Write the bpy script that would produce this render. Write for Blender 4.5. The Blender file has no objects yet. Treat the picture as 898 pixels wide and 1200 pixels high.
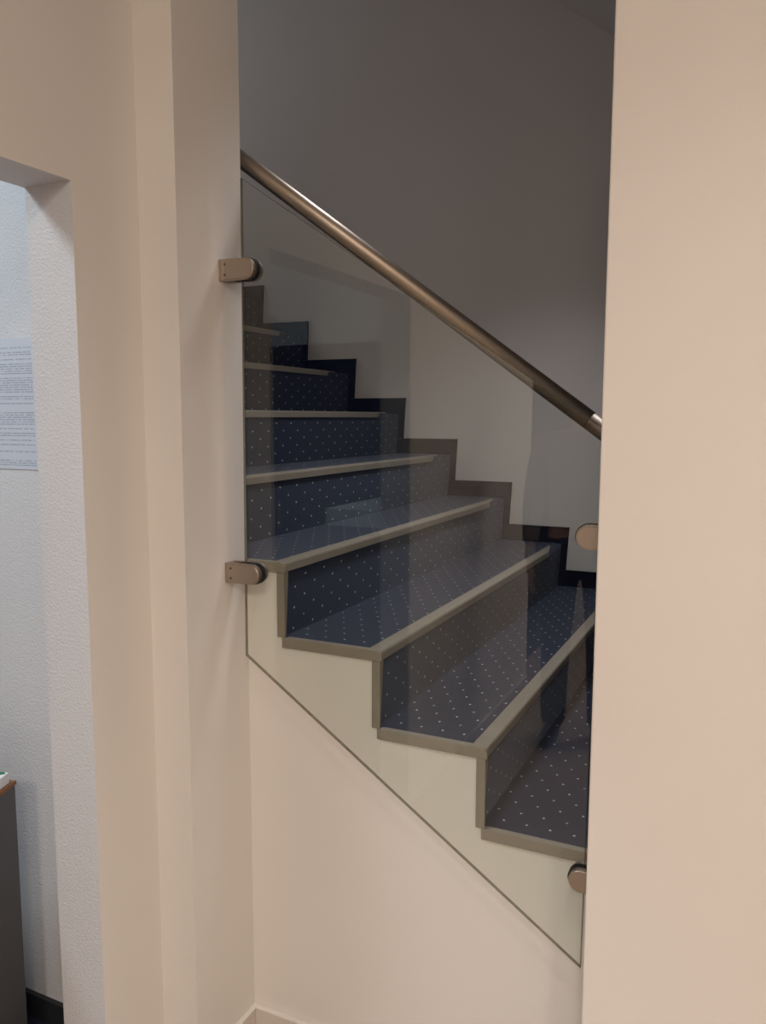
import bpy, bmesh, math, random
from mathutils import Vector, Matrix
random.seed(4)
SC = bpy.context.scene
COL = SC.collection
EYE = 1.495                      # eye height above the corridor floor; heights below are given relative to it

# ------------------------------------------------------------------ camera
cam_d = bpy.data.cameras.new('camera'); cam = bpy.data.objects.new('camera', cam_d); COL.objects.link(cam)
cam_d.sensor_fit = 'VERTICAL'; cam_d.sensor_height = 24.0; cam_d.lens = 24.0 * 948.8 / 1200.0
cam_d.clip_start = 0.02
F = Vector((-0.42717303, 0.89668714, -0.11608344)); R = Vector((0.90266968, 0.43032767, 0.00235301)); U = Vector((-0.05206383, 0.10377986, 0.99323668))
M = Matrix((R, U, -F)).transposed().to_4x4(); M.translation = Vector((0, 0, EYE))
cam.matrix_world = M
SC.camera = cam

# ------------------------------------------------------------------ world, exposure
W = bpy.data.worlds.new('world'); SC.world = W; W.use_nodes = True
W.node_tree.nodes['Background'].inputs[0].default_value = (0.5, 0.55, 0.65, 1)
W.node_tree.nodes['Background'].inputs[1].default_value = 0.05
SC.view_settings.view_transform = 'Standard'; SC.view_settings.look = 'None'
SC.view_settings.exposure = 0.0; SC.view_settings.gamma = 1.0
SC.view_settings.use_curve_mapping = False

# ------------------------------------------------------------------ lights
def area(name, loc, target, sx, sy, power, color, spread=180):
    l = bpy.data.lights.new(name, 'AREA'); l.shape = 'RECTANGLE'; l.size = sx; l.size_y = sy
    l.energy = power; l.color = color; l.spread = math.radians(spread)
    o = bpy.data.objects.new(name, l); COL.objects.link(o); o.location = loc
    o.rotation_euler = (Vector(target) - Vector(loc)).to_track_quat('-Z', 'Y').to_euler()
    return o
CEIL = 1.42 + EYE
LAMP = (0.10, -0.12)              # corridor ceiling lamp, just above the viewer
FILL_REAR = (0.45, -1.9)  # added fill behind the viewer, evens out the front-facing walls
FILL_SIDE = (1.2, -1.6)  # added fill from the right, brightens the left wall
area('corridor_light', (LAMP[0], LAMP[1], CEIL - 0.05), (LAMP[0], LAMP[1], 0), 0.30, 0.30, 9.5, (1.0, 0.90, 0.82), 118)
area('corridor_fill_rear', (FILL_REAR[0], FILL_REAR[1], CEIL - 0.05), (FILL_REAR[0], FILL_REAR[1], 0), 0.30, 0.30, 48, (1.0, 0.89, 0.81))
area('corridor_fill_side', (FILL_SIDE[0], FILL_SIDE[1], CEIL - 0.05), (FILL_SIDE[0], FILL_SIDE[1], 0), 0.30, 0.30, 34, (1.0, 0.87, 0.78))
area('office_light', (-2.2, 0.25, CEIL - 0.05), (-2.2, 0.25, 0), 0.4, 0.4, 28, (0.80, 0.92, 1.0))
area('stair_fill_light', (-3.50, 2.45, 1.75 + EYE), (-1.2, 2.4, -0.4 + EYE), 1.2, 0.9, 3.2, (1.0, 0.88, 0.84))  # added fill from the upper left of the stairwell
area('stair_downlight', (-0.55, 2.10, 1.32 + EYE), (-0.62, 2.22, -0.4 + EYE), 0.34, 0.34, 8.6, (0.88, 0.90, 0.98), 98)

# ------------------------------------------------------------------ materials
def mat(name, color, rough=0.6, metal=0.0, spec=0.5, bump=0.0, bscale=60.0, var=0.0, vscale=3.0, bdist=0.002, aniso=None):
    m = bpy.data.materials.new(name); m.use_nodes = True; nt = m.node_tree; b = nt.nodes['Principled BSDF']
    b.inputs['Base Color'].default_value = (*color, 1); b.inputs['Roughness'].default_value = rough
    b.inputs['Metallic'].default_value = metal; b.inputs['Specular IOR Level'].default_value = spec
    tc = nt.nodes.new('ShaderNodeTexCoord')
    if bump:
        n = nt.nodes.new('ShaderNodeTexNoise'); n.inputs['Scale'].default_value = bscale; n.inputs['Detail'].default_value = 4
        bp = nt.nodes.new('ShaderNodeBump'); bp.inputs['Strength'].default_value = bump; bp.inputs['Distance'].default_value = bdist
        nt.links.new(tc.outputs['Object'], n.inputs['Vector']); nt.links.new(n.outputs[0], bp.inputs['Height'])
        nt.links.new(bp.outputs[0], b.inputs['Normal'])
    if var:
        n2 = nt.nodes.new('ShaderNodeTexNoise'); n2.inputs['Scale'].default_value = vscale; n2.inputs['Detail'].default_value = 5
        nt.links.new(tc.outputs['Object'], n2.inputs['Vector'])
        mx = nt.nodes.new('ShaderNodeMix'); mx.data_type = 'RGBA'
        mx.inputs[6].default_value = (*[c * (1 - var) for c in color], 1); mx.inputs[7].default_value = (*[min(1, c * (1 + var)) for c in color], 1)
        nt.links.new(n2.outputs[0], mx.inputs[0]); nt.links.new(mx.outputs[2], b.inputs['Base Color'])
    return m
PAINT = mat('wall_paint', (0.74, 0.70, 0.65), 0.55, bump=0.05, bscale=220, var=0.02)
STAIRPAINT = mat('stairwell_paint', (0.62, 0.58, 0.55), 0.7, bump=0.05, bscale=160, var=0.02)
ROUGHCAST = mat('textured_plaster', (0.66, 0.655, 0.665), 0.75, bump=0.6, bscale=190, bdist=0.003, var=0.02)
CEILP = mat('ceiling_paint', (0.8, 0.78, 0.75), 0.8)
FLOORM = mat('corridor_floor', (0.42, 0.34, 0.28), 0.5, var=0.1)
SKIRTW = mat('skirting_paint', (0.66, 0.60, 0.54), 0.5)
SKIRTL = mat('skirting_bead', (0.82, 0.78, 0.73), 0.35)
TRIM = mat('stair_trim', (0.265, 0.225, 0.18), 0.45, metal=0.0, spec=0.6, bump=0.05, bscale=300, var=0.12, vscale=18)
STEEL = mat('brushed_steel', (0.34, 0.28, 0.225), 0.40, metal=1.0, bump=0.03, bscale=400)
STEELM = mat('satin_steel', (0.42, 0.35, 0.29), 0.46, metal=1.0)
SCREW = mat('screw_metal', (0.10, 0.085, 0.07), 0.7, metal=0.6)
RUBBER = mat('black_rubber', (0.015, 0.015, 0.016), 0.5)
DARKCARPET = mat('skirting_carpet', (0.007, 0.008, 0.018), 0.9, spec=0.12, bump=0.3, bscale=400)
EDGEGLASS = mat('glass_edge', (0.13, 0.125, 0.105), 0.2, spec=0.7)
_nt = EDGEGLASS.node_tree; _mx = _nt.nodes.new('ShaderNodeMixShader'); _tr = _nt.nodes.new('ShaderNodeBsdfTransparent'); _tr.inputs[0].default_value = (0.75, 0.74, 0.68, 1)
_mx.inputs[0].default_value = 0.28; _nt.links.new(_tr.outputs[0], _mx.inputs[1]); _nt.links.new(_nt.nodes['Principled BSDF'].outputs[0], _mx.inputs[2]); _nt.links.new(_mx.outputs[0], _nt.nodes['Material Output'].inputs[0])
GREYCAB = mat('cabinet_grey', (0.10, 0.10, 0.105), 0.5, var=0.04)
WOOD = mat('orange_wood', (0.24, 0.11, 0.04), 0.5, var=0.2, vscale=20)
WHITE = mat('white_card', (0.78, 0.80, 0.82), 0.6)
GREEN = mat('green_print', (0.02, 0.16, 0.06), 0.6)
DARKB = mat('dark_baseboard', (0.02, 0.021, 0.026), 0.6)
NAVY = mat('navy_laminate', (0.012, 0.018, 0.06), 0.45)
BLIND = mat('desk_laminate', (0.7, 0.72, 0.74), 0.5)

def carpet(name, axis):
    """dark navy carpet with a staggered grid of tiny light dots; axis = which object axis runs with Y"""
    m = bpy.data.materials.new(name); m.use_nodes = True; nt = m.node_tree; b = nt.nodes['Principled BSDF']
    N = nt.nodes.new; L = nt.links.new
    b.inputs['Roughness'].default_value = 0.62; b.inputs['Specular IOR Level'].default_value = 0.22
    b.inputs['Sheen Weight'].default_value = 0.25; b.inputs['Sheen Roughness'].default_value = 0.5
    b.inputs['Sheen Tint'].default_value = (0.6, 0.68, 0.9, 1)
    tc = N('ShaderNodeTexCoord'); s = N('ShaderNodeSeparateXYZ'); L(tc.outputs['Object'], s.inputs[0])
    def mth(op, a, bb=None, c=None):
        n = N('ShaderNodeMath'); n.operation = op
        for k, v in enumerate((a, bb, c)):
            if v is None: continue
            if isinstance(v, (int, float)): n.inputs[k].default_value = v
            else: L(v, n.inputs[k])
        return n.outputs[0]
    a = mth('DIVIDE', s.outputs['Y'], 0.045); bb = mth('DIVIDE', s.outputs[axis], 0.05)
    col = mth('FLOOR', a); odd = mth('FLOORED_MODULO', col, 2.0)
    bb2 = mth('ADD', bb, mth('MULTIPLY', odd, 0.5))
    fa = mth('MULTIPLY', mth('SUBTRACT', mth('FRACT', a), 0.5), 0.045)
    fb = mth('MULTIPLY', mth('SUBTRACT', mth('FRACT', bb2), 0.5), 0.05)
    d = mth('SQRT', mth('ADD', mth('MULTIPLY', fa, fa), mth('MULTIPLY', fb, fb)))
    dot = mth('LESS_THAN', d, 0.0027)
    rnd = N('ShaderNodeTexNoise'); rnd.inputs['Scale'].default_value = 26; L(tc.outputs['Object'], rnd.inputs['Vector'])
    keep = mth('MULTIPLY', dot, mth('MULTIPLY_ADD', rnd.outputs[0], 1.8, 0.0))
    nz = N('ShaderNodeTexNoise'); nz.inputs['Scale'].default_value = 330; nz.inputs['Detail'].default_value = 3; L(tc.outputs['Object'], nz.inputs['Vector'])
    base = N('ShaderNodeMix'); base.data_type = 'RGBA'; base.inputs[6].default_value = (0.004, 0.006, 0.016, 1); base.inputs[7].default_value = (0.011, 0.015, 0.036, 1)
    L(nz.outputs[0], base.inputs[0])
    mx = N('ShaderNodeMix'); mx.data_type = 'RGBA'; mx.inputs[7].default_value = (0.58, 0.60, 0.66, 1)
    L(keep, mx.inputs[0]); L(base.outputs[2], mx.inputs[6]); L(mx.outputs[2], b.inputs['Base Color'])
    bp = N('ShaderNodeBump'); bp.inputs['Strength'].default_value = 0.25; bp.inputs['Distance'].default_value = 0.001
    L(nz.outputs[0], bp.inputs['Height']); L(bp.outputs[0], b.inputs['Normal'])
    return m
CARPET_T = carpet('dotted_carpet_tread', 'X'); CARPET_R = carpet('dotted_carpet_riser', 'Z')

def glass_mat():
    m = bpy.data.materials.new('clear_glass'); m.use_nodes = True; nt = m.node_tree; nt.nodes.clear(); N = nt.nodes.new; L = nt.links.new
    o = N('ShaderNodeOutputMaterial'); mx = N('ShaderNodeMixShader'); t = N('ShaderNodeBsdfTransparent'); g = N('ShaderNodeBsdfGlossy')
    t.inputs[0].default_value = (0.955, 0.972, 0.955, 1); g.inputs['Roughness'].default_value = 0.0; g.inputs[0].default_value = (1, 1, 1, 1)
    lw = N('ShaderNodeLayerWeight'); lw.inputs['Blend'].default_value = 0.5
    pw = N('ShaderNodeMath'); pw.operation = 'POWER'; pw.inputs[1].default_value = 5; L(lw.outputs['Facing'], pw.inputs[0])
    ma = N('ShaderNodeMath'); ma.operation = 'MULTIPLY_ADD'; ma.inputs[1].default_value = 0.95; ma.inputs[2].default_value = 0.037; L(pw.outputs[0], ma.inputs[0])
    L(ma.outputs[0], mx.inputs[0]); L(t.outputs[0], mx.inputs[1]); L(g.outputs[0], mx.inputs[2]); L(mx.outputs[0], o.inputs[0])
    return m
GLASS = glass_mat()

def emis(name, color, s):
    m = bpy.data.materials.new(name); m.use_nodes = True; b = m.node_tree.nodes['Principled BSDF']
    b.inputs['Emission Color'].default_value = (*color, 1); b.inputs['Emission Strength'].default_value = s; return m
LAMPGLOW = emis('lamp_glow', (1.0, 0.82, 0.66), 1.5)
OFFICEGLOW = emis('office_lamp_glow', (0.85, 0.93, 1.0), 1.5)

def paper_mat():
    """white sheet with rows of small grey print"""
    m = bpy.data.materials.new('printed_sheet'); m.use_nodes = True; nt = m.node_tree; b = nt.nodes['Principled BSDF']; N = nt.nodes.new; L = nt.links.new
    b.inputs['Roughness'].default_value = 0.35
    tc = N('ShaderNodeTexCoord'); s = N('ShaderNodeSeparateXYZ'); L(tc.outputs['Object'], s.inputs[0])
    def mth(op, a, bb=None):
        n = N('ShaderNodeMath'); n.operation = op
        for k, v in enumerate((a, bb)):
            if v is None: continue
            if isinstance(v, (int, float)): n.inputs[k].default_value = v
            else: L(v, n.inputs[k])
        return n.outputs[0]
    row = mth('DIVIDE', s.outputs['Z'], 0.0052); rf = mth('FRACT', row); ri = mth('FLOOR', row)
    inrow = mth('LESS_THAN', rf, 0.5)
    wn = N('ShaderNodeTexWhiteNoise'); wn.noise_dimensions = '1D'; L(ri, wn.inputs['W'])
    rowon = mth('GREATER_THAN', wn.outputs['Value'], 0.26)
    cv = N('ShaderNodeCombineXYZ'); L(mth('MULTIPLY', s.outputs['X'], 260.0), cv.inputs[0]); L(mth('MULTIPLY', ri, 7.3), cv.inputs[1])
    n = N('ShaderNodeTexNoise'); n.inputs['Scale'].default_value = 1.0; n.inputs['Detail'].default_value = 2; L(cv.outputs[0], n.inputs['Vector'])
    word = mth('GREATER_THAN', n.outputs[0], 0.44)
    k = mth('MULTIPLY', mth('MULTIPLY', inrow, rowon), word)
    k = mth('MULTIPLY', k, mth('MULTIPLY', mth('LESS_THAN', s.outputs['Z'], 0.128), mth('GREATER_THAN', s.outputs['Z'], -0.140)))
    k = mth('MULTIPLY', k, mth('LESS_THAN', mth('ABSOLUTE', s.outputs['X']), 0.098))
    mx = N('ShaderNodeMix'); mx.data_type = 'RGBA'; mx.inputs[6].default_value = (0.62, 0.655, 0.72, 1); mx.inputs[7].default_value = (0.36, 0.39, 0.47, 1)
    L(k, mx.inputs[0]); L(mx.outputs[2], b.inputs['Base Color']); return m
PAPER = paper_mat()

# ------------------------------------------------------------------ helpers
def link(name, bm, m, parent=None, smooth=False):
    me = bpy.data.meshes.new(name); bm.normal_update(); bm.to_mesh(me); bm.free()
    if smooth:
        for p in me.polygons: p.use_smooth = True
    o = bpy.data.objects.new(name, me); COL.objects.link(o); me.materials.append(m)
    if parent: o.parent = parent
    return o
def box(bm, a, b, bev=0.0):
    (x0, y0, z0), (x1, y1, z1) = a, b
    r = bmesh.ops.create_cube(bm, size=1.0)
    for v in r['verts']:
        v.co = Vector((x0 + (v.co.x + .5) * (x1 - x0), y0 + (v.co.y + .5) * (y1 - y0), z0 + (v.co.z + .5) * (z1 - z0)))
    if bev:
        es = {e for v in r['verts'] for e in v.link_edges}
        bmesh.ops.bevel(bm, geom=list(es), offset=bev, segments=2, affect='EDGES', profile=0.5)
def prism(bm, pts, y0, y1, axis='Y'):
    """extrude a closed outline; pts are (x,z) for axis Y, (x,y) for axis Z, (y,z) for axis X"""
    def P(a, b, t): return {'Y': (a, t, b), 'Z': (a, b, t), 'X': (t, a, b)}[axis]
    v0 = [bm.verts.new(P(a, b, y0)) for a, b in pts]; v1 = [bm.verts.new(P(a, b, y1)) for a, b in pts]
    n = len(pts)
    bm.faces.new(v0); bm.faces.new(v1[::-1])
    for i in range(n): bm.faces.new((v0[(i + 1) % n], v0[i], v1[i], v1[(i + 1) % n]))
    bmesh.ops.recalc_face_normals(bm, faces=bm.faces)
def tube(bm, a, b, r, seg=24, caps=True):
    a, b = Vector(a), Vector(b); d = b - a
    g = bmesh.ops.create_cone(bm, cap_ends=caps, segments=seg, radius1=r, radius2=r, depth=d.length)
    q = d.to_track_quat('Z', 'Y').to_matrix().to_4x4(); q.translation = (a + b) / 2
    bmesh.ops.transform(bm, matrix=q, verts=g['verts'])
def struct(name, bm, m, parent=None):
    o = link(name, bm, m, parent)
    if not parent: o['kind'] = 'structure'
    return o
def S(name, a, b, m, parent=None, bev=0.0):
    bm = bmesh.new(); box(bm, a, b, bev); return struct(name, bm, m, parent)
def part(name, a, b, m, parent, bev=0.0):
    bm = bmesh.new(); box(bm, a, b, bev); return link(name, bm, m, parent)
def thing(name, label, cat, loc=(0, 0, 0), rz=0, group=None):
    o = bpy.data.objects.new(name, None); COL.objects.link(o); o.empty_display_size = 0.1
    o.location = loc; o.rotation_euler = (0, 0, rz); o['label'] = label; o['category'] = cat
    if group: o['group'] = group
    return o
def tag(o, label, cat, group=None):
    o['label'] = label; o['category'] = cat
    if group: o['group'] = group
    return o
def dup(root, loc=None):
    r = root.copy(); COL.objects.link(r)
    if loc: r.location = loc
    for ch in list(root.children):
        c = ch.copy(); COL.objects.link(c); c.parent = r
        for g in ch.children:
            d = g.copy(); COL.objects.link(d); d.parent = c
    return r
E = EYE

# ------------------------------------------------------------------ room shell
XL = -1.181          # left corridor wall face
XQ = -1.085          # left reveal of the opening
XR = -0.2445         # right reveal of the opening
YP = 1.322           # front face of the wall with the opening
YN = 1.542           # rear face of that wall = face of the low wall beside the stairs
YB = 3.26            # far wall of the stairwell
HEAD = 1.30 + E      # top of the opening
DH = 0.430 + E       # doorway head
Y0, Y1 = 0.24, 1.147 # doorway in the left wall
YE = -1.42           # where the left wall ends behind the viewer
# left wall with its doorway (jambs and soffit are rough plaster)
bm = bmesh.new()
box(bm, (XL - 0.119, YE, 0), (XL, Y0, CEIL)); box(bm, (XL - 0.119, Y0, DH), (XL, Y1, CEIL)); box(bm, (XL - 0.119, Y1, 0), (XL, YP, CEIL))
wl = struct('wall_left', bm, PAINT); wl.data.materials.append(ROUGHCAST)
for p in wl.data.polygons:
    n, c = p.normal, p.center
    if (abs(n.y) > .9 and Y0 - .01 < c.y < Y1 + .01) or (n.z < -.9 and c.z > 1) or n.x < -.9: p.material_index = 1
# wall with the opening: left pier, right pier, lintel
S('wall_front', (XQ - 0.0, YP, HEAD), (XR, YN, CEIL + 1.9), PAINT)
S('wall_front_right', (XR, YP, 0), (2.0, YN, CEIL + 1.9), PAINT, bev=0.003)
S('wall_front_left', (XL - 0.06, YP, 0), (XQ, YN, CEIL + 1.9), PAINT)
o = S('wall_office_back', (-4.4, YP, 0), (XL - 0.06, YN, CEIL + 1.9), ROUGHCAST)
# low wall beside the stairs, stepped under the flight
G, RS, XN, ZN = 0.2425, 0.175, -0.980, -0.330 + E
def X(i): return XN + i * G
def Z(i): return ZN - i * RS
pts = [(XQ - 0.02, 0.0)]
pts.append((XR + 0.30, 0.0))
iend = 4
top = [(XR + 0.30, Z(4) - 0.016)]
for i in range(4, 0, -1):
    top += [(X(i - 1) - 0.010, Z(i) - 0.016), (X(i - 1) - 0.010, Z(i - 1) - 0.016)]
top.append((XQ - 0.02, Z(0) - 0.016))
bm = bmesh.new(); prism(bm, pts + top, YN, YN + 0.0036); struct('wall_stair_side', bm, PAINT)
# stairwell shell
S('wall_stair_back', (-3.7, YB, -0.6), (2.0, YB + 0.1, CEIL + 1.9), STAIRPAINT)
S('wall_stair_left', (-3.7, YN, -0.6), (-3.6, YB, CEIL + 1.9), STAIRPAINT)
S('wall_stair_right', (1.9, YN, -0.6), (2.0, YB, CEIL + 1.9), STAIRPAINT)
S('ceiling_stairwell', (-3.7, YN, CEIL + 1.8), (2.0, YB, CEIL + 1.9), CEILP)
# sloping underside of the flight above
bm = bmesh.new()
def sz(x): return 1.41 - 0.765 * (x + 0.601) + E
prism(bm, [(-2.3, sz(-2.3)), (1.9, sz(1.9)), (1.9, sz(1.9) + 0.2), (-2.3, sz(-2.3) + 0.2)], YN, YB)
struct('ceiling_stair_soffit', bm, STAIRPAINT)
# floors and ceilings
S('floor', (XL - 0.12, -3.2, -0.1), (2.0, YP + 0.3, 0), FLOORM)
S('floor_office', (-4.4, -3.2, -0.1), (XL - 0.12, YP, 0), CARPET_T)
S('ceiling', (-4.4, -3.2, CEIL), (2.0, YP, CEIL + 0.1), CEILP)
S('wall_right', (1.9, -3.2, 0), (2.0, YP, CEIL), PAINT)
S('wall_rear', (XL - 0.12, -3.3, 0), (2.0, -3.2, CEIL), PAINT)
S('wall_office_left', (-4.5, -3.2, 0), (-4.4, YP, CEIL), ROUGHCAST)
S('wall_office_rear', (-4.4, -3.3, 0), (XL - 0.12, -3.2, CEIL), DARKB)
S('wall_office_partition', (-4.4, -1.54, 0), (XL - 0.12, -1.42, CEIL), ROUGHCAST)
# baseboards: board with a light rounded bead on top
def baseboard(name, a, b, nrm):
    a, b, nrm = Vector(a), Vector(b), Vector(nrm)
    bm = bmesh.new(); lo = a; hi = b + nrm * 0.010 + Vector((0, 0, 0.044))
    box(bm, tuple(min(p, q) for p, q in zip(lo, hi)), tuple(max(p, q) for p, q in zip(lo, hi)))
    o = struct(name, bm, SKIRTW)
    bm = bmesh.new(); lo = a + Vector((0, 0, 0.044)); hi = b + nrm * 0.012 + Vector((0, 0, 0.050))
    box(bm, tuple(min(p, q) for p, q in zip(lo, hi)), tuple(max(p, q) for p, q in zip(lo, hi)), 0.0015)
    link('bead', bm, SKIRTL, o)
baseboard('baseboard_back', (XQ, YN, 0), (XR + 0.2, YN, 0), (0, -1, 0))
baseboard('baseboard_reveal', (XQ, YP, 0), (XQ, YN - .012, 0), (1, 0, 0))
baseboard('baseboard_left', (XL, YE, 0), (XL, Y0, 0), (1, 0, 0))
S('baseboard_office', (-4.4, YP - 0.012, 0), (XL - 0.12, YP, 0.062), DARKB)

# ------------------------------------------------------------------ staircase
st = thing('staircase', 'staircase in dotted navy carpet with grey nosings, climbing left behind the glass', 'staircase', (0, 0, 0))
I0, I1 = -9, 6
YT0, YT1 = YN + 0.004, YB - 0.002
BX = 0.0
def shared(name, mesh_o, i):
    c = mesh_o.copy(); COL.objects.link(c); c.parent = st; c.location = (X(i) - X(0), 0, Z(i) - Z(0)); return c
x0, z0 = X(0), Z(0)
# tread 0 .. each tread: carpeted board running back to the riser above
bm = bmesh.new(); box(bm, (x0 - G - 0.02, YT0, z0 - 0.03), (x0 - 0.030, YT1, z0 - 0.001)); tr = link('tread', bm, CARPET_T, st)
bm = bmesh.new(); prism(bm, [(x0 - 0.006, z0 - 0.018), (x0 - 0.016, z0 - RS - 0.001), (x0 - 0.045, z0 - RS - 0.001), (x0 - 0.035, z0 - 0.018)], YT0, YT1); ri = link('riser', bm, CARPET_R, st)
# nosing: rounded L profile, front lip tapering off before the far skirting
prof = [(-0.034, -0.0015), (-0.034, 0.0015), (-0.006, 0.0015), (-0.002, 0.0005), (0.0, -0.003), (0.0, -0.020), (-0.004, -0.021), (-0.005, -0.006), (-0.010, -0.004)]
bm = bmesh.new()
secs = [(YN - 0.002, 1.0), (3.02, 1.0), (3.06, 0.75), (3.16, 0.12)]
rings = [[bm.verts.new((x0 + (a if a < -0.03 else -0.034 + (a + 0.034) * s), y, z0 + b * (s if b < 0 else 1))) for a, b in prof] for y, s in secs]
for k in range(len(rings) - 1):
    for j in range(len(prof)): bm.faces.new((rings[k][j], rings[k][(j + 1) % len(prof)], rings[k + 1][(j + 1) % len(prof)], rings[k + 1][j]))
bm.faces.new(rings[0]); bm.faces.new(rings[-1][::-1]); bmesh.ops.recalc_face_normals(bm, faces=bm.faces)
no = link('nosing', bm, TRIM, st)
# strip of carpet closing the gap behind the tapered end of the nosing
bm = bmesh.new(); box(bm, (x0 - 0.032, 3.0, z0 - 0.03), (x0 - 0.007, YT1, z0 - 0.0025)); fi = link('nosing_end_infill', bm, CARPET_R, st)
# edge trims on the low wall: cap along the tread end and upright along the riser end
bm = bmesh.new()
prism(bm, [(x0 - G - 0.008, z0 - 0.021), (x0 - G - 0.008, z0 + 0.002), (x0 - 0.010, z0 + 0.002), (x0 - 0.003, z0 - 0.0005), (x0 + 0.002, z0 - 0.008), (x0 + 0.002, z0 - 0.021)], YN - 0.006, YN - 0.0005)
box(bm, (x0 - G + 0.002, YN - 0.001, z0 - 0.001), (x0 - 0.034, YN + 0.011, z0 + 0.002))
ca = link('edge_cap', bm, TRIM, st)
bm = bmesh.new(); box(bm, (x0 - 0.021, YN - 0.005, z0 - RS + 0.0025), (x0 - 0.0015, YN - 0.0005, z0 - 0.022))
prism(bm, [(x0 - 0.0015, z0 - 0.022), (x0 - 0.0085, z0 - RS + 0.0025), (x0 - 0.016, z0 - RS + 0.0025), (x0 - 0.008, z0 - 0.022)], YN - 0.0005, YN + 0.014)
up = link('edge_upright', bm, TRIM, st)
# carpeted skirting on the far wall, one stepped piece to each step
bm = bmesh.new(); sx0 = x0 + 0.022
prism(bm, [(sx0 - G - 0.040, z0 - RS + 0.064), (sx0 - 0.0095, z0 - RS + 0.064), (sx0, z0 + 0.0625), (sx0 - G - 0.040, z0 + 0.0625)], YB - 0.014, YB - 0.001)
box(bm, (sx0 - G - 0.0085, YB - 0.016, z0 + 0.0605), (sx0 + 0.001, YB - 0.001, z0 + 0.064))
sk = link('skirting_piece', bm, DARKCARPET, st)
for i in range(I0, I1 + 1):
    if i == 0: continue
    for nm, o in (('tread', tr), ('riser', ri), ('nosing', no), ('nosing_end_infill', fi), ('skirting_piece', sk)): shared(nm, o, i)
    if -0 < i <= 3: shared('edge_cap', ca, i); shared('edge_upright', up, i)
# the highest edge cap is cut short by the wall
ca.data = ca.data.copy()
for v in ca.data.vertices:
    if v.co.x < x0 - 0.1: v.co.x = XQ + 0.001
part('landing', (-3.58, YT0, Z(I0 - 1) - 0.05), (X(I0 - 1), YT1, Z(I0 - 1)), CARPET_T, st)
part('lower_landing', (X(I1) - 0.03, YT0, Z(I1 + 1) - 0.05), (1.88, YT1, Z(I1 + 1)), CARPET_T, st)

# ------------------------------------------------------------------ glass balustrade panel with its clamps
YG = 1.470; TH = 0.008
gp = thing('glass_panel', 'frameless clear glass balustrade panel with slanted edges, held in front of the stairs', 'glass panel', (0, 0, 0))
q = [(-1.035, 0.500 + E), (-1.0425, -0.534 + E), (-0.277, -1.053 + E), (-0.268, -0.018 + E)]
bm = bmesh.new()
f = [bm.verts.new((x, YG, z)) for x, z in q]; bk = [bm.verts.new((x, YG + TH, z)) for x, z in q]
bm.faces.new(f); bm.faces.new(bk[::-1]); bmesh.ops.recalc_face_normals(bm, faces=bm.faces)
pane = link('pane', bm, GLASS, gp)
for p in pane.data.polygons: pass
bm = bmesh.new()
c = Vector((sum(p[0] for p in q) / 4, sum(p[1] for p in q) / 4))
qi = []
for x, z in q:
    d = (Vector((x, z)) - c); qi.append((x - math.copysign(0.0012, d.x), z - math.copysign(0.0014, d.y)))
for k in range(4):
    a, b = q[k], q[(k + 1) % 4]; ai, bi = qi[k], qi[(k + 1) % 4]
    v = [bm.verts.new(w) for w in ((a[0], YG, a[1]), (b[0], YG, b[1]), (b[0], YG + TH, b[1]), (a[0], YG + TH, a[1]),
                                   (ai[0], YG, ai[1]), (bi[0], YG, bi[1]), (bi[0], YG + TH, bi[1]), (ai[0], YG + TH, ai[1]))]
    for idx in ((0, 1, 2, 3), (4, 7, 6, 5), (0, 4, 5, 1), (3, 2, 6, 7)): bm.faces.new([v[j] for j in idx])
bmesh.ops.recalc_face_normals(bm, faces=bm.faces)
ge = link('polished_edge', bm, EDGEGLASS, gp); ge['label'] = 'dark polished glass edge'
def clamp(side, zc, tip):
    """D-shaped steel clamp: side -1 fixed to the left reveal, +1 to the right reveal; tip = x of the rounded end"""
    wallx = XQ if side < 0 else XR
    s = 1 if side < 0 else -1
    r = 0.0225
    def D(x_in, rr, x_tip):
        pts = [(x_in, zc - rr), (x_in, zc + rr)]
        cx = x_tip - s * rr
        for k in range(0, 15):
            a = math.pi / 2 - math.pi * k / 14
            pts.append((cx + s * rr * math.cos(a), zc + rr * math.sin(a)))
        return pts
    bm = bmesh.new()
    prism(bm, D(wallx + s * 0.010, r, tip), YG - 0.0155, YG - 0.003)
    fr = [e for e in bm.edges if all(abs(v.co.y - (YG - 0.0155)) < 1e-5 for v in e.verts)]
    bmesh.ops.bevel(bm, geom=fr, offset=0.003, segments=3, affect='EDGES')
    cl = link('clamp', bm, STEELM, gp)
    bm = bmesh.new(); prism(bm, D(wallx + s * 0.010, r, tip), YG + TH + 0.003, YG + TH + 0.0155); link('rear_cheek', bm, STEELM, cl)
    bm = bmesh.new(); xs = sorted((wallx + s * 0.0005, wallx + s * 0.012)); box(bm, (xs[0], YG - 0.014, zc - r), (xs[1], YG + TH + 0.014, zc + r), 0.001); link('clamp_base', bm, STEELM, cl)
    for sgn, (ya, yb) in ((1, (YG - 0.003, YG - 0.0001)), (2, (YG + TH + 0.0001, YG + TH + 0.003))):
        bm = bmesh.new(); prism(bm, D(wallx + s * 0.030, r + 0.0008, tip + s * 0.0035), ya, yb); link('gasket', bm, RUBBER, cl)
    for dz in (-0.011, 0.011):
        bm = bmesh.new(); tube(bm, (wallx + s * 0.013, YG - 0.009, zc + dz), (wallx + s * 0.018, YG - 0.0165, zc + dz), 0.003, 12); link('screw', bm, SCREW, cl)
clamp(-1, 0.3115 + E, -0.9965); clamp(-1, -0.345 + E, -0.9945); clamp(1, -0.2135 + E, -0.308); clamp(1, -0.869 + E, -0.303)

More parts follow.
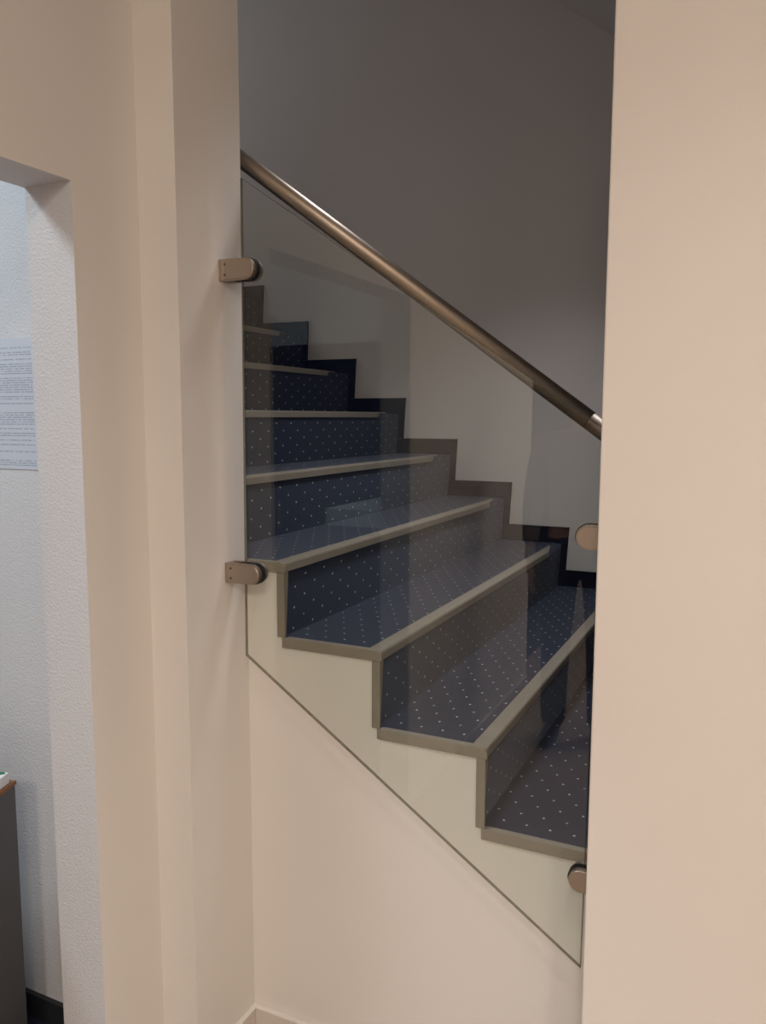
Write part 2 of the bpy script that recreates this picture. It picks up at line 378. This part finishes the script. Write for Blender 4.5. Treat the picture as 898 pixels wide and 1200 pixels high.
# ------------------------------------------------------------------ handrail
hr = thing('handrail', 'round brushed steel handrail sloping down to the right above the glass panel', 'handrail', (0, 0, 0))
def hp(x): return Vector((x, 1.60, 0.583 - 0.7315 * (x + 1.122) + E))
bm = bmesh.new(); tube(bm, hp(-2.1), hp(-0.319), 0.0185, 40); link('rail', bm, STEEL, hr, True)
bm = bmesh.new(); tube(bm, hp(-0.3175), hp(0.5), 0.0185, 40); link('rail_end_length', bm, STEEL, hr, True)
bm = bmesh.new(); tube(bm, hp(-0.3195), hp(-0.317), 0.0165, 32); link('joint', bm, RUBBER, hr, True)
for x in (-1.35, -0.05):
    pth = hp(x); bm = bmesh.new()
    tube(bm, pth + Vector((0, 0, -0.012)), pth + Vector((0, 0, -0.065)), 0.006, 12); tube(bm, pth + Vector((0, 0, -0.060)), (x, YN + 0.004, pth.z - 0.060), 0.006, 12)
    tube(bm, (x, YN + 0.0005, pth.z - 0.060), (x, YN + 0.006, pth.z - 0.060), 0.03, 24); link('bracket', bm, STEEL, hr, True)
for o in hr.children:
    for p in o.data.polygons:
        if len(p.vertices) > 6: p.use_smooth = False

# ------------------------------------------------------------------ things beyond the doorway
bm = bmesh.new(); box(bm, (-0.105, -0.0006, -0.1485), (0.105, 0.0006, 0.1485))
pp = link('notice_sheet', bm, PAPER); pp.location = (-1.598, YP - 0.0012, 0.028 + E)
tag(pp, 'white sheet densely printed with small grey text, fixed to the wall beyond the doorway', 'notice')
cb = thing('low_cabinet', 'low dark grey cabinet with brown wooden top standing inside the doorway', 'cabinet', (-1.477, 1.20, 0), math.radians(19.5))
part('body', (-0.42, -0.50, 0.04), (0, 0, 0.682), GREYCAB, cb, 0.002)
part('plinth', (-0.41, -0.49, 0.0), (-0.01, -0.01, 0.04), DARKB, cb)
part('wooden_top', (-0.423, -0.503, 0.682), (0.002, 0.003, 0.691), WOOD, cb, 0.001)
for k in range(3):
    d = part('drawer', (-0.41, -0.517, 0.06 + k * 0.206), (-0.01, -0.5, 0.258 + k * 0.206), GREYCAB, cb, 0.002)
    part('drawer_pull', (-0.26, -0.529, 0.212 + k * 0.206), (-0.16, -0.517, 0.222 + k * 0.206), STEELM, d, 0.001)
wp = thing('white_carton', 'white carton with a green leaf printed on top, lying on the dark grey cabinet', 'carton', (-1.477, 1.20, 0.6912), math.radians(19.5))
part('carton_body', (-0.24, -0.20, 0), (-0.006, -0.012, 0.024), WHITE, wp, 0.001)
bm = bmesh.new(); prism(bm, [(-0.009, -0.020), (-0.014, -0.0145), (-0.028, -0.013), (-0.045, -0.016), (-0.036, -0.026), (-0.020, -0.028)], 0.024, 0.0246, 'Z'); link('leaf_print', bm, GREEN, wp)
# office furniture (seen mirrored in the glass)
dk = thing('office_counter', 'high office counter with pale edge in the room beyond the doorway', 'counter', (-1.645, -0.66, 0))
part('countertop', (-0.23, -0.35, 0.99), (0.23, 0.30, 1.07), BLIND, dk, 0.002)
part('counter_body', (-0.22, -0.32, 0.05), (0.22, 0.26, 0.99), NAVY, dk, 0.002)
part('plinth', (-0.20, -0.30, 0.0), (0.20, 0.24, 0.05), DARKB, dk)
ws = thing('office_cupboard', 'tall navy office cupboard against the far wall of the office', 'cupboard', (-4.36, 0, 0))
part('carcass', (0, -1.0, 0), (0.42, 1.30, 1.85), NAVY, ws)
for k in range(4):
    d = part('door', (0.42, -0.99 + k * 0.572, 0.03), (0.438, -0.43 + k * 0.572, 1.83), NAVY, ws, 0.002)
    part('handle', (0.438, -0.94 + k * 0.572, 0.85), (0.452, -0.925 + k * 0.572, 1.02), STEELM, d)
w2 = thing('office_cupboard', 'tall navy office cupboard against the partition beyond the counter', 'cupboard', (-4.36, -1.38, 0))
part('carcass', (0.44, 0, 0), (3.05, 0.34, 1.90), NAVY, w2)
for k in range(4):
    d = part('door', (0.45 + k * 0.65, 0.34, 0.03), (1.09 + k * 0.65, 0.358, 1.88), NAVY, w2, 0.002)
    part('handle', (0.50 + k * 0.65, 0.358, 0.85), (0.515 + k * 0.65, 0.372, 1.02), STEELM, d)

# ------------------------------------------------------------------ person standing beside the viewer, seen mirrored in the glass
SKIN = mat('skin', (0.55, 0.34, 0.25), 0.5); JEANS = mat('dark_jeans', (0.012, 0.018, 0.05), 0.85, bump=0.3, bscale=300)
SHIRT = mat('grey_top', (0.26, 0.24, 0.225), 0.85, bump=0.3, bscale=60, bdist=0.004); HAIR = mat('brown_hair', (0.06, 0.035, 0.02), 0.6, bump=0.6, bscale=90)
SHOE = mat('navy_shoe', (0.02, 0.02, 0.06), 0.5); EYEW = mat('eye_white', (0.8, 0.8, 0.78), 0.3); IRIS = mat('iris', (0.05, 0.03, 0.02), 0.3); LIP = mat('lips', (0.42, 0.17, 0.14), 0.5)
pe = thing('person', 'person in dark jeans standing behind the viewer, mirrored at right in the glass', 'person', (-0.75, -0.72, 0), math.radians(-10))
def skin(name, verts, edges, radii, root, m, parent, sub=2):
    me = bpy.data.meshes.new(name); me.from_pydata(verts, edges, []); o = bpy.data.objects.new(name, me); COL.objects.link(o); o.parent = parent
    me.materials.append(m)
    md = o.modifiers.new('skin', 'SKIN'); md.use_smooth_shade = True
    if not me.skin_vertices: me.skin_vertices.new(name='')
    for k, rr in enumerate(radii):
        sv = me.skin_vertices[0].data[k]; sv.radius = rr if isinstance(rr, tuple) else (rr, rr); sv.use_root = (k == root)
    sb = o.modifiers.new('sub', 'SUBSURF'); sb.levels = sub; sb.render_levels = sub
    return o
# body: pelvis, spine, neck, head; arms with hands; legs with feet
V = [(0, 0, .93), (0, 0, 1.06), (0, .01, 1.20), (0, 0, 1.36), (0, .0, 1.44), (0, .015, 1.50), (0, .02, 1.57), (0, .02, 1.65)]
Rr = [(.155, .11), (.135, .095), (.145, .10), (.15, .095), (.06, .055), (.055, .055), (.075, .09), (.065, .08)]
Ed = [(k, k + 1) for k in range(7)]
for sx in (-1, 1):
    b = len(V)
    V += [(sx * .17, 0, 1.385), (sx * .215, -.01, 1.12), (sx * .225, .04, .90), (sx * .225, .055, .85)]
    Rr += [(.058, .058), (.042, .042), (.027, .022), (.02, .036)]
    Ed += [(3, b), (b, b + 1), (b + 1, b + 2), (b + 2, b + 3)]
    b = len(V)
    V += [(sx * .09, 0, .86), (sx * .10, .015, .49), (sx * .105, -.01, .10), (sx * .11, .02, .05), (sx * .125, .13, .035)]
    Rr += [.088, .056, .038, .036, (.036, .024)]
    Ed += [(0, b), (b, b + 1), (b + 1, b + 2), (b + 2, b + 3), (b + 3, b + 4)]
body = skin('body', V, Ed, Rr, 0, SKIN, pe)
for sx in (-1, 1):   # palm, four fingers and thumb
    hd = skin('hand', [(sx * .225, .052, .862), (sx * .225, .06, .81), (sx * .222, .064, .782)], [(0, 1), (1, 2)], [(.018, .028), (.013, .038), (.011, .036)], 0, SKIN, pe)
    for k, (dy, ln) in enumerate(((.030, .070), (.010, .080), (-.010, .075), (-.029, .058))):
        y = .064 + dy
        skin('finger', [(sx * .222, y, .785), (sx * .219, y + .003, .78 - ln * .45), (sx * .210, y + .004, .78 - ln * .8), (sx * .198, y + .003, .78 - ln)], [(0, 1), (1, 2), (2, 3)], [.009, .0085, .008, .0065], 0, SKIN, hd, 1)
    skin('thumb', [(sx * .215, .085, .835), (sx * .207, .108, .800), (sx * .200, .112, .772)], [(0, 1), (1, 2)], [.011, .0095, .008], 0, SKIN, hd, 1)
Vj = [(0, 0, .95), (0, 0, 1.02)]; Rj = [(.168, .125), (.158, .118)]; Ej = [(0, 1)]
for sx in (-1, 1):
    b = len(Vj); Vj += [(sx * .092, 0, .84), (sx * .10, .018, .50), (sx * .106, -.008, .12), (sx * .106, -.004, .055)]; Rj += [.102, .073, .062, .063]; Ej += [(0, b), (b, b + 1), (b + 1, b + 2), (b + 2, b + 3)]
skin('jeans', Vj, Ej, Rj, 0, JEANS, pe)
Vs = [(0, 0, .96), (0, 0, 1.08), (0, .01, 1.22), (0, 0, 1.37), (0, 0, 1.415)]; Rs_ = [(.178, .132), (.155, .115), (.165, .118), (.165, .11), (.075, .07)]; Es = [(k, k + 1) for k in range(4)]
for sx in (-1, 1):
    b = len(Vs); Vs += [(sx * .172, 0, 1.385), (sx * .217, -.01, 1.12), (sx * .226, .038, .915)]; Rs_ += [.07, .056, .04]; Es += [(3, b), (b, b + 1), (b + 1, b + 2)]
skin('top', Vs, Es, Rs_, 0, SHIRT, pe)
for sx in (-1, 1):
    skin('shoe', [(sx * .107, -.045, .045), (sx * .110, .03, .045), (sx * .122, .12, .036), (sx * .130, .175, .030)], [(0, 1), (1, 2), (2, 3)], [(.040, .042), (.043, .044), (.046, .034), (.034, .026)], 0, SHOE, pe)
def blob(name, c, r, m, parent):
    bm = bmesh.new(); bmesh.ops.create_uvsphere(bm, u_segments=24, v_segments=16, radius=1)
    for v in bm.verts: v.co = Vector((c[0] + v.co.x * r[0], c[1] + v.co.y * r[1], c[2] + v.co.z * r[2]))
    return link(name, bm, m, parent, True)
for sx in (-1, 1):
    e = blob('eye', (sx * .031, .094, 1.605), (.014, .012, .008), EYEW, body); blob('ear', (sx * .077, .012, 1.598), (.009, .018, .030), SKIN, body)
    blob('iris', (sx * .031, .1035, 1.605), (.0055, .004, .0055), IRIS, body)
skin('nose', [(0, .100, 1.612), (0, .113, 1.582), (0, .105, 1.570)], [(0, 1), (1, 2)], [.007, .012, .010], 0, SKIN, body, 1)
blob('mouth', (0, .101, 1.545), (.024, .009, .007), LIP, body)
bm = bmesh.new(); bmesh.ops.create_uvsphere(bm, u_segments=32, v_segments=24, radius=1)
for v in bm.verts:
    x, y, z = v.co; k = 1.0
    if y > .25 and z < .35: v.co = Vector((x * .078, .02 + y * .06, 1.63 + z * .06))
    else: v.co = Vector((x * .090, .008 + y * .104, 1.635 + z * (.092 if z > 0 else .15)))
link('hair', bm, HAIR, pe, True)

# ------------------------------------------------------------------ ceiling lamps (out of frame); the rear and side ones are added fill
def lamp(x, y, glow, label, half):
    t = thing('ceiling_lamp', label, 'lamp', (x, y, CEIL - 0.04))
    bm = bmesh.new()
    h = half + 0.02
    for a, b in (((-h, -h), (h, -half)), ((-h, half), (h, h)), ((-h, -half), (-half, half)), ((half, -half), (h, half))):
        box(bm, (a[0], a[1], 0), (b[0], b[1], 0.04))
    link('frame', bm, STEELM, t); part('diffuser', (-half, -half, 0.02), (half, half, 0.038), glow, t)
lamp(LAMP[0], LAMP[1], LAMPGLOW, 'square ceiling lamp over the corridor in front of the glass panel', 0.16)
lamp(FILL_REAR[0], FILL_REAR[1], LAMPGLOW, 'square fill lamp added unseen at the rear of the corridor', 0.16)
lamp(FILL_SIDE[0], FILL_SIDE[1], LAMPGLOW, 'square fill lamp added unseen at the right side of the corridor', 0.16)
lamp(-2.2, 0.25, OFFICEGLOW, 'large square ceiling lamp in the office beyond the doorway', 0.31)
# round downlight set in the sloping soffit over the stairs, and an unseen window added to go with the stair fill light
dl = thing('downlight', 'round downlight in the sloping soffit above the stairs', 'lamp', (-0.55, 2.10, 1.335 + E))
bm = bmesh.new(); tube(bm, (0, 0, 0.012), (0, 0, 0.10), 0.19, 32); link('housing', bm, STEELM, dl)
bm = bmesh.new(); tube(bm, (0, 0, 0.004), (0, 0, 0.011), 0.17, 32); link('diffuser', bm, OFFICEGLOW, dl)
wf = bpy.data.objects.new('fill_window_1', None); COL.objects.link(wf); wf['kind'] = 'structure'; wf.location = (-3.59, 2.45, 1.75 + E)
bm = bmesh.new()
for a, b in (((-.65, -.50), (.65, -.45)), ((-.65, .45), (.65, .50)), ((-.65, -.45), (-.60, .45)), ((.60, -.45), (.65, .45)), ((-.02, -.45), (.02, .45))):
    box(bm, (0, a[0], a[1]), (0.04, b[0], b[1]))
link('fill_window_frame', bm, WHITE, wf); part('fill_window_pane', (0, -.60, -.45), (0.012, .60, .45), OFFICEGLOW, wf)  # pane glows only to match the added stair fill
